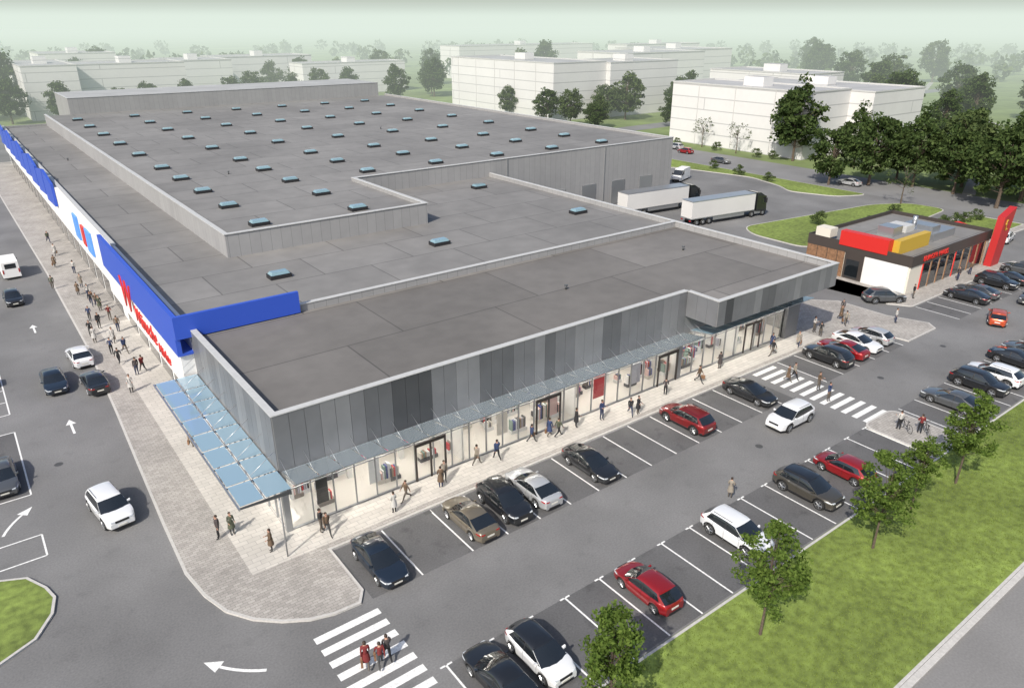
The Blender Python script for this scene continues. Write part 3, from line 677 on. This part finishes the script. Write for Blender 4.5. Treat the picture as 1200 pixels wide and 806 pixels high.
        for hx in (P['mid']+.18,P['rb']+1.1): 
            yy=outline(hx,.80*zbl(hx)+.03)
            b.box(hx-.1,hx+.08,min(s*yy,s*(yy+.025)),max(s*yy,s*(yy+.025)),.80*zbl(hx)+.03,.80*zbl(hx)+.06,PAINT)
    b.box(L/2-.12,L/2+.008,-hw*.44,hw*.44,zf-.14,zf-.0,trim); b.box(L/2-.15,L/2+.005,-hw*.55,hw*.55,.27,.38,trim)
    b.box(L/2-.1,L/2+.025,-.26,.26,.42,.52,plate); b.box(-L/2-.018,-L/2+.1,-.26,.26,.55,.66,plate); b.box(-L/2-.008,-L/2+.15,-hw*.5,hw*.5,.25,.38,trim)
    me=b.mesh(kind+"_car_mesh"); me.set_sharp_from_angle(angle=math.radians(42)); return me
CM={k_:car_mesh(k_) for k_ in ('sedan','hatch','suv')}
PC={'black':(.012,.013,.015),'white':(.70,.71,.72),'red':(.30,.012,.015),'navy':(.018,.028,.045),'bronze':(.17,.145,.105),'grey':(.10,.105,.11),'olive':(.075,.068,.055),'silver':(.48,.49,.50),'orange':(.55,.08,.02),'dred':(.20,.01,.012)}
PM={k_:mat("paint_"+k_,c,.28,.35 if k_ not in('white','black') else .0,coat=1) for k_,c in PC.items()}
def car(kind,colr,x,y,deg,name="parked_car",roof=None):
    o=inst(CM[kind],name,x,y,math.radians(deg)); o.material_slots[0].link='OBJECT'; o.material_slots[0].material=PM[colr]
    o.material_slots[1].link='OBJECT'; o.material_slots[1].material=PM[roof or colr]; return o
for a in [('sedan','navy',3.2,-6.3,-90),('sedan','bronze',9.8,-6.2,90),('suv','black',12.6,-6.1,-91),('sedan','silver',15.2,-6.0,89),('sedan','black',20.4,-6.1,-90),('suv','dred',31.1,-6.0,91),('sedan','black',39.1,-6.1,-89),('suv','black',51.4,-6.0,90),('sedan','red',54.2,-5.9,91),('sedan','white',56.9,-5.8,-90),('hatch','silver',59.6,-5.8,90),
          ('sedan','black',3.9,-17.7,91),('hatch','red',14.3,-17.6,89),('suv','white',22.3,-17.6,-91),('hatch','red',34.6,-17.6,90),
          ('sedan','grey',51.6,-17.4,90),('suv','black',56.9,-17.3,-90),('suv','white',59.7,-17.4,90),('sedan','black',65.1,-17.2,-90),('suv','grey',67.8,-17.3,90),('hatch','white',73.2,-17.3,90),
          ('sedan','black',80,-6.2,90),('sedan','grey',82.6,-6.2,90),('suv','black',88.2,-6.1,-90),('sedan','black',90.9,-6.1,90),('suv','grey',96,-6,90),
          ('sedan','grey',-14.0,17.5,-90),('hatch','white',-15,36,0)]: car(*a)
car('hatch','white',6.4,-17.6,-90,roof='black'); car('suv','olive',30.2,-17.5,-90,roof='black')
for a in [('suv','white',38.0,-10.9,180),('suv','grey',71.7,-.6,-35),('hatch','orange',75.4,-11.4,20),('suv','grey',85.4,-11.2,180),('suv','white',-8.6,9.0,-82),('sedan','black',-5.9,30.3,92),('sedan','navy',-8.8,32.6,-90),('sedan','white',-6.0,37.3,92),('hatch','black',-9.4,60,-88),('sedan','silver',131,38.4,90),('hatch','red',135,84,90),('sedan','grey',131,70,-90),('suv','silver',138,90,90),('hatch','silver',134,100,90),('suv','white',111,2.0,10),('suv','white',-9.5,125,90)]: car(*a,name="car")

def wheelset(b,x,ys,r_,wd=.28):
    for y in ys:
        s=1 if y>0 else -1
        b.tube((x,y-s*wd,r_),(x,y,r_),r_,r_,rubber,18); b.tube((x,y,r_),(x,y+.01*s,r_),r_*.55,r_*.5,rim,12)
def van_mesh():
    b=MB(); P=[(2.75,.35),(2.8,.75),(2.65,1.1),(1.95,1.3),(1.25,2.25),(.9,2.42),(-2.7,2.45),(-2.8,2.3),(-2.8,.35)]
    hw=.98
    for s in(1,-1):
        f=[(x,s*(hw if z<1.3 else hw-.08),z) for x,z in P]; b.face(f if s<0 else f[::-1],whitem)
    for i in range(len(P)):
        (x0,z0),(x1,z1)=P[i],P[(i+1)%len(P)]; y0=hw if z0<1.3 else hw-.08; y1=hw if z1<1.3 else hw-.08
        b.face([(x0,-y0,z0),(x0,y0,z0),(x1,y1,z1),(x1,-y1,z1)],carglass if i==3 else whitem)
    for s in(1,-1):
        f=[(1.75,s*.955,1.38),(1.2,s*.915,2.1),(.5,s*.915,2.1),(.5,s*.955,1.38)]; b.face(f,carglass)
        b.box(2.55,2.79,s*.72-.15,s*.72+.15,.8,1.0,headl); b.box(-2.83,-2.7,s*.85-.07,s*.85+.07,.9,1.4,taill)
        b.box(1.7,1.85,min(s*.95,s*1.18),max(s*.95,s*1.18),1.35,1.65,trim)
    b.box(2.7,2.83,-.8,.8,.38,.6,trim); b.box(-2.83,-2.805,-.6,.6,1.5,2.1,carglass)
    for x in(1.85,-1.75): wheelset(b,x,(.97,-.97),.36)
    return b.mesh("van_mesh")
vm=van_mesh(); inst(vm,"delivery_van",-8.6,72.5,math.radians(91)); inst(vm,"delivery_van",108,62,math.radians(200))
def truck_mesh():
    b=MB(); tr=mat("trailer_white",(.62,.61,.59),.5,n2=.06)
    b.box(-8.2,5.4,-1.27,1.27,1.25,4.0,tr); b.box(-8.22,5.42,-1.28,1.28,1.15,1.3,steel_l); b.box(-8.22,5.42,-1.285,1.285,3.9,4.02,steel_l)
    b.box(-8.0,7.6,-.45,.45,.85,1.14,trim)
    cabm=PM['black']
    b.hexa([(5.9,-1.24,.95),(8.25,-1.24,.75),(8.25,1.24,.75),(5.9,1.24,.95),(5.95,-1.2,3.6),(8.05,-1.16,3.3),(8.05,1.16,3.3),(5.95,1.2,3.6)],cabm)
    b.hexa([(5.95,-1.1,3.6),(7.9,-1.05,3.3),(7.9,1.05,3.3),(5.95,1.1,3.6),(5.95,-1.05,4.0),(6.9,-1.0,3.9),(6.9,1.0,3.9),(5.95,1.05,4.0)],cabm)
    b.hexa([(8.2,-1.1,1.9),(8.215,-1.1,1.9),(8.215,1.1,1.9),(8.2,1.1,1.9),(8.08,-1.05,3.0),(8.12,-1.05,3.0),(8.12,1.05,3.0),(8.08,1.05,3.0)],carglass)
    for s in(1,-1):
        b.box(7.1,8.0,min(s*1.2,s*1.245),max(s*1.2,s*1.245),2.0,2.8,carglass); b.box(8.1,8.29,s*.9-.2,s*.9+.2,1.0,1.25,headl); b.box(7.8,8.0,min(s*1.25,s*1.5),max(s*1.25,s*1.5),2.2,3.0,trim)
        b.box(-3.6,3.2,min(s*1.2,s*1.25),max(s*1.2,s*1.25),.6,1.1,steel_l); b.box(-8.26,-8.2,s*.95-.2,s*.95+.2,.8,1.0,taill)
        b.box(5.6,7.0,min(s*.7,s*1.15),max(s*.7,s*1.15),.5,.95,steel_l)
    for x in(-6.9,-5.6,-4.3,5.1,7.6): wheelset(b,x,(1.2,-1.2),.5)
    return b.mesh("truck_mesh")
tm=truck_mesh(); inst(tm,"articulated_truck",84.5,46.2,math.radians(-6)); inst(tm,"articulated_truck",88.5,35.6,math.radians(-8))

# ---------------------------------------------------------------- people
SKIN=mat("skin",(.42,.25,.18),.6); HAIR=mat("hair",(.035,.022,.015),.7)
tops=[mat("top_%d"%i,c,.8) for i,c in enumerate([(.02,.02,.022),(.06,.05,.05),(.25,.22,.18),(.16,.02,.02),(.03,.05,.12),(.45,.44,.42),(.12,.08,.05),(.08,.09,.06)])]
bots=[mat("trousers_%d"%i,c,.8) for i,c in enumerate([(.015,.015,.018),(.03,.04,.08),(.10,.085,.07),(.05,.05,.05)])]
SHOE=mat("shoes",(.02,.018,.016),.6)
def person_mesh(name,stride=0.,arm=.0,skirt=False,bag=False,female=False,bend_elbow=.15):
    N=[];E=[];lab=[]
    def add(p,r_,par=None,l='t'):
        N.append((p,r_)); i=len(N)-1
        if par is not None: E.append((par,i)); lab.append(l)
        return i
    sw=.165 if female else .19; k_=.93 if female else 1.05
    pel=add((0,0,.95),(.155,.115)); wa=add((0,0,1.1),(.145*k_,.11*k_),pel,'t'); ch=add((.01,0,1.30),(.175*k_,.125*k_),wa,'t'); uc=add((0,0,1.42),(.13*k_,.09),ch,'t')
    nk=add((.01,0,1.50),(.052,.052),uc,'s'); hb=add((.025,0,1.565),(.072,.078),nk,'s'); hm=add((.02,0,1.645),(.078,.098),hb,'s'); ht=add((.005,0,1.73),(.055,.07),hm,'s')
    hands=[]
    for s in(1,-1):
        a=stride*s; 
        hip=add((0,s*.09,.88),(.095,.10),pel,'b'); kn=add((math.sin(a)*.42+ (.04 if stride else .01),s*.095,.88-.40*math.cos(a)),(.065,.068),hip,'b')
        ka=a-(.55*abs(stride)/.4 if a<0 else .05)
        kp=N[kn][0]; cf=add((kp[0]+math.sin(ka)*.15-.02,s*.095,kp[2]-.15*math.cos(ka)),(.056,.06),kn,'b')
        an=add((kp[0]+math.sin(ka)*.41,s*.09,kp[2]-.41*math.cos(ka)+.015),(.040,.042),cf,'b')
        ap=N[an][0]; hz=max(.035,ap[2]-.06)
        add((ap[0]+.15,s*.10,hz),(.036,.028),an,'h')
        sh=add((0,s*sw,1.425),(.064,.064),uc,'t'); b=-arm*s
        el=add((math.sin(b)*.28,s*(sw+.035),1.425-.28*math.cos(b)),(.05,.052),sh,'t'); ep=N[el][0]; eb=b+bend_elbow
        wr=add((ep[0]+math.sin(eb)*.24,s*(sw+.035),ep[2]-.24*math.cos(eb)),(.033,.036),el,'t'); wp=N[wr][0]
        hd=add((wp[0]+math.sin(eb)*.08,s*(sw+.035),wp[2]-.08*math.cos(eb)),(.018,.036),wr,'s'); hands.append((N[hd][0],eb,s))
    mn=min(p[2]-r_[1] for p,r_ in N)
    me=bpy.data.meshes.new("p"); me.from_pydata([p for p,_ in N],E,[])
    def mods(o):
        o.modifiers.new("k","SKIN")
        d=o.data.skin_vertices[0].data
        for i,(p,r_) in enumerate(N): d[i].radius=r_; d[i].use_root=(i==0)
        s=o.modifiers.new("s","SUBSURF"); s.levels=1
    m2=evaluate(me,mods)
    b=MB()
    for q in(tops[0],bots[0],SKIN,SHOE,HAIR): b.mi(q)
    b.v+=[tuple(v.co) for v in m2.vertices]
    segs=[(Vector(N[i][0]),Vector(N[j][0]),l) for (i,j),l in zip(E,lab)]
    for f in m2.polygons:
        c=f.center; best=9;bl='t'
        for a_,c2,l in segs:
            d=c2-a_; t=max(0,min(1,(c-a_).dot(d)/max(1e-6,d.length_squared))); dd=(c-a_-d*t).length
            if dd<best: best=dd;bl=l
        if c.z<.98 and bl=='t' and abs(c.y)<.16: bl='b'
        b.f.append(list(f.vertices)); b.m.append({'t':0,'b':1,'s':2,'h':3}[bl]); b.sm.append(True)
    hv=[];hf=[];nu,nv=10,5
    for j in range(nv+1):
        ph=math.pi*.5*(1-j/nv*1.15)
        for i in range(nu):
            th=2*math.pi*i/nu; ex=.103*math.cos(ph)*math.cos(th); lowf=(.5 if math.cos(th)>.3 else (1.5 if female else 1.0))
            hv.append((-.002+ex*(1.0 if ex<0 else .86),.088*math.cos(ph)*math.sin(th),1.665+.092*math.sin(ph)*(1 if ph>0 else lowf*2.2)))
    for j in range(nv):
        for i in range(nu): hf.append((j*nu+i,j*nu+(i+1)%nu,(j+1)*nu+(i+1)%nu,(j+1)*nu+i))
    b.add(hv,hf,HAIR,True)
    b.tube((.095,0,1.65),(.125,0,1.61),.008,.014,SKIN,4)
    for s in(1,-1): b.tube((.09,s*.032,1.645),(.104,s*.032,1.645),.010,.008,HAIR,5); b.tube((.015,s*.078,1.63),(.01,s*.092,1.64),.018,.014,SKIN,5)
    b.tube((.095,-.02,1.572),(.098,.02,1.572),.006,.006,redm,4)
    for (hp,eb,s) in hands:
        d=Vector((math.sin(eb),0,-math.cos(eb))); px=Vector((math.cos(eb),0,math.sin(eb)))
        for q,ln in((-.027,.062),(-.009,.072),(.009,.07),(.026,.055)):
            o=Vector(hp)+px*q+d*.01; m_=o+d*ln*.55+Vector((0,-s*.004,0)); e=m_+d*ln*.45+Vector((0,-s*.018,0))
            b.tube(o,m_,.0085,.008,SKIN,5); b.tube(m_,e,.008,.0065,SKIN,5)
        o=Vector(hp)+px*.03-d*.03; m_=o+px*.025+d*.03; b.tube(o,m_,.01,.009,SKIN,5); b.tube(m_,m_+d*.03,.009,.007,SKIN,5)
    if skirt:
        k=10; v=[]
        for z,r_ in((1.04,.165),(.80,.21),(.55,.24)):
            for i in range(k): a=2*math.pi*i/k; v.append((r_*.85*math.cos(a),r_*math.sin(a),z))
        b.add(v,[(j*k+i,j*k+(i+1)%k,(j+1)*k+(i+1)%k,(j+1)*k+i) for j in range(2) for i in range(k)],tops[0],True)
    if bag:
        hp=Vector(hands[0][0]); b.box(hp.x-.17,hp.x+.17,hp.y-.05,hp.y+.06,hp.z-.48,hp.z-.14,woodm); b.tube(hp+Vector((-.1,0,-.15)),hp+Vector((0,0,-.03)),.007,.007,woodm,4); b.tube(hp+Vector((.1,0,-.15)),hp+Vector((0,0,-.03)),.007,.007,woodm,4)
    for i in range(len(b.v)): v=b.v[i]; b.v[i]=(v[0],v[1],v[2]-mn)
    return b.mesh(name)
PMs=[person_mesh("walking_person_a",.42,.45),person_mesh("standing_person_a",.04,.05),person_mesh("walking_person_b",-.38,-.4,bag=True),person_mesh("standing_person_b",.0,.1,skirt=True,female=True,bend_elbow=1.2),person_mesh("walking_woman",.35,.3,female=True,skirt=True,bag=True),person_mesh("standing_man_phone",.06,.0,bend_elbow=1.7)]
ppl=[(-3.7,2.0),(-2.9,1.9),(-1.5,-1.2),(1.7,-1.3),(1.9,-1.8),(6.4,-2.3),(7.7,-1.6),(10.4,-1.7),(14,-.9),(20.9,-.9),(21.4,-1.4),(19.2,-.8),(23.5,-1.1),(26,-1.4),(28.4,-2.3),(29.1,-2.5),(37.6,-1.8),(41.5,-1.0),(49.3,-1.2),(44.5,-6.3),(45.3,-6.4),(56.6,-1.2),(56,-2.3),(60.9,-2.2),(44.0,-10.6),(25.7,-14.5),(-.9,-12.7),(.2,-12.9),(-.3,-13.1),(-5.1,62.2),(-2,67.4),(-2.2,56.2),(-1.9,50.8),(-4.1,43.2),(-1.6,42.7),(-2.2,36.4),(-2.4,30.4),(-1.8,30.8),(-1.9,14.4),(-1.8,7.6),(75.2,-2.3),(86.3,-2.4),(-3,45),(-3.4,48),(-2.4,53),(-3.2,34),(-2.6,40),(-1.6,47),(-3,58),(-3.6,72),(-2.8,78),(-3.3,37),(-4.1,41),(62,-1),(58,2),(64,0),(33.4,-1.6),(15.6,-1.2),(48,-2.2),(52,-2.4),(-3.6,27),(-2.0,52),(-2.2,61),(-2.6,86),(66,-5),(45.2,-8.9),(90,-2.2),(11,-1.2)]
random.seed(3)
for i,(x,y) in enumerate(ppl):
    kx=random.randrange(6)
    on_road=(y<-3.3)
    if x<0 and y>10: rot=random.choice([90,-90])+random.uniform(-25,25)
    elif on_road and 43<x<46: rot=random.choice([90,-90])
    elif x<1 and y<-9: rot=75+random.uniform(-10,10);kx=[0,2,4][i%3]
    else: rot=random.choice([0,180,-90,60])+random.uniform(-30,30)
    o=inst(PMs[kx],"pedestrian",x,y,math.radians(rot),.0 if on_road and not x>61 else .13,random.uniform(.96,1.06))
    for s_,lst in((0,tops),(1,bots)): o.material_slots[s_].link='OBJECT'; o.material_slots[s_].material=random.choice(lst)
def bike_mesh():
    b=MB()
    for wx in(-.52,.52):
        for q in range(20):
            a=q*math.pi/10;a2=(q+1)*math.pi/10; b.tube((wx+.34*math.cos(a),0,.35+.34*math.sin(a)),(wx+.34*math.cos(a2),0,.35+.34*math.sin(a2)),.018,.018,rubber,5,False)
        for q in range(8): a=q*math.pi/4; b.tube((wx,0,.35),(wx+.33*math.cos(a),0,.35+.33*math.sin(a)),.004,.004,steel_l,3,False)
    for p0,p1 in(((-.52,0,.35),(-.1,0,.32)),((-.1,0,.32),(-.22,0,.85)),((-.1,0,.32),(.4,0,.78)),((-.2,0,.78),(.38,0,.82)),((-.52,0,.35),(-.2,0,.78)),((.52,0,.35),(.36,0,.98))): b.tube(p0,p1,.018,.018,trim,6)
    b.tube((.36,-.27,1.0),(.36,.27,1.0),.014,.014,trim,6); b.tube((-.33,0,.87),(-.12,0,.89),.06,.03,trim,6); b.tube((-.1,-.12,.32),(-.1,.12,.32),.02,.02,steel_l,5)
    return b.mesh("bicycle_mesh")
bk=bike_mesh()
for q,(x,y,a) in enumerate(((44.2,-17.2,60),(44.9,-18.5,40))):
    inst(bk,"bicycle",x,y,math.radians(a),.125)
    o=inst(PMs[5],"cyclist",x-.35,y+.35,math.radians(a),.125,1); o.material_slots[0].link='OBJECT'; o.material_slots[0].material=tops[3 if q else 5]

# ---------------------------------------------------------------- haze volume: absorption, plus added emission in place of in-scattered light
hz=bpy.data.materials.new("haze"); hz.use_nodes=True; nt=hz.node_tree; nt.nodes.clear()
o=nt.nodes.new("ShaderNodeOutputMaterial"); v=nt.nodes.new("ShaderNodeVolumeAbsorption"); v.inputs["Color"].default_value=(0,0,0,1); D=.0020; v.inputs["Density"].default_value=D
e=nt.nodes.new("ShaderNodeEmission"); e.inputs[0].default_value=(.76,.86,.77,1); e.inputs[1].default_value=D
a=nt.nodes.new("ShaderNodeAddShader"); nt.links.new(v.outputs[0],a.inputs[0]); nt.links.new(e.outputs[0],a.inputs[1]); nt.links.new(a.outputs[0],o.inputs["Volume"])
g=MB(); hp_=[(-1500,150),(100,150),(230,20),(230,-1500),(3500,-1500),(3500,3500),(-1500,3500)]
g.prism(hp_,-2,44,hz); g.face([(x,y,-2) for x,y in hp_][::-1],hz); g.obj("haze")

# ---------------------------------------------------------------- light
wd=bpy.data.worlds.new("World"); scene.world=wd; wd.use_nodes=True; nt=wd.node_tree
bg=nt.nodes["Background"]; sk=nt.nodes.new("ShaderNodeTexSky"); sk.sky_type='NISHITA'; sk.sun_disc=False
SD=Vector((-.86,-.42,0)).normalized(); el=math.radians(42)
az=math.atan2(SD.x,SD.y)
sk.sun_elevation=el; sk.sun_rotation=az; sk.dust_density=2.5; sk.air_density=1.0
nt.links.new(sk.outputs[0],bg.inputs[0]); bg.inputs[1].default_value=.15
s=bpy.data.lights.new("sun","SUN"); s.energy=4.6; s.angle=math.radians(.8); s.color=(1,.945,.86)
so=bpy.data.objects.new("sun",s); COL.objects.link(so)
dirv=Vector((SD.x*math.cos(el),SD.y*math.cos(el),math.sin(el))); so.rotation_euler=dirv.to_track_quat('Z','Y').to_euler(); so.location=(0,0,60)
# ---------------------------------------------------------------- camera
cam=bpy.data.cameras.new("camera"); co=bpy.data.objects.new("camera",cam); COL.objects.link(co); scene.camera=co
co.location=(-11.7265,-39.3139,30); co.rotation_euler=(math.radians(90-23.581),0,math.radians(-36.999))
cam.sensor_width=36; cam.lens=36*866/1200; cam.clip_end=8000
scene.view_settings.view_transform='Standard'; scene.view_settings.look='None'; scene.view_settings.exposure=0
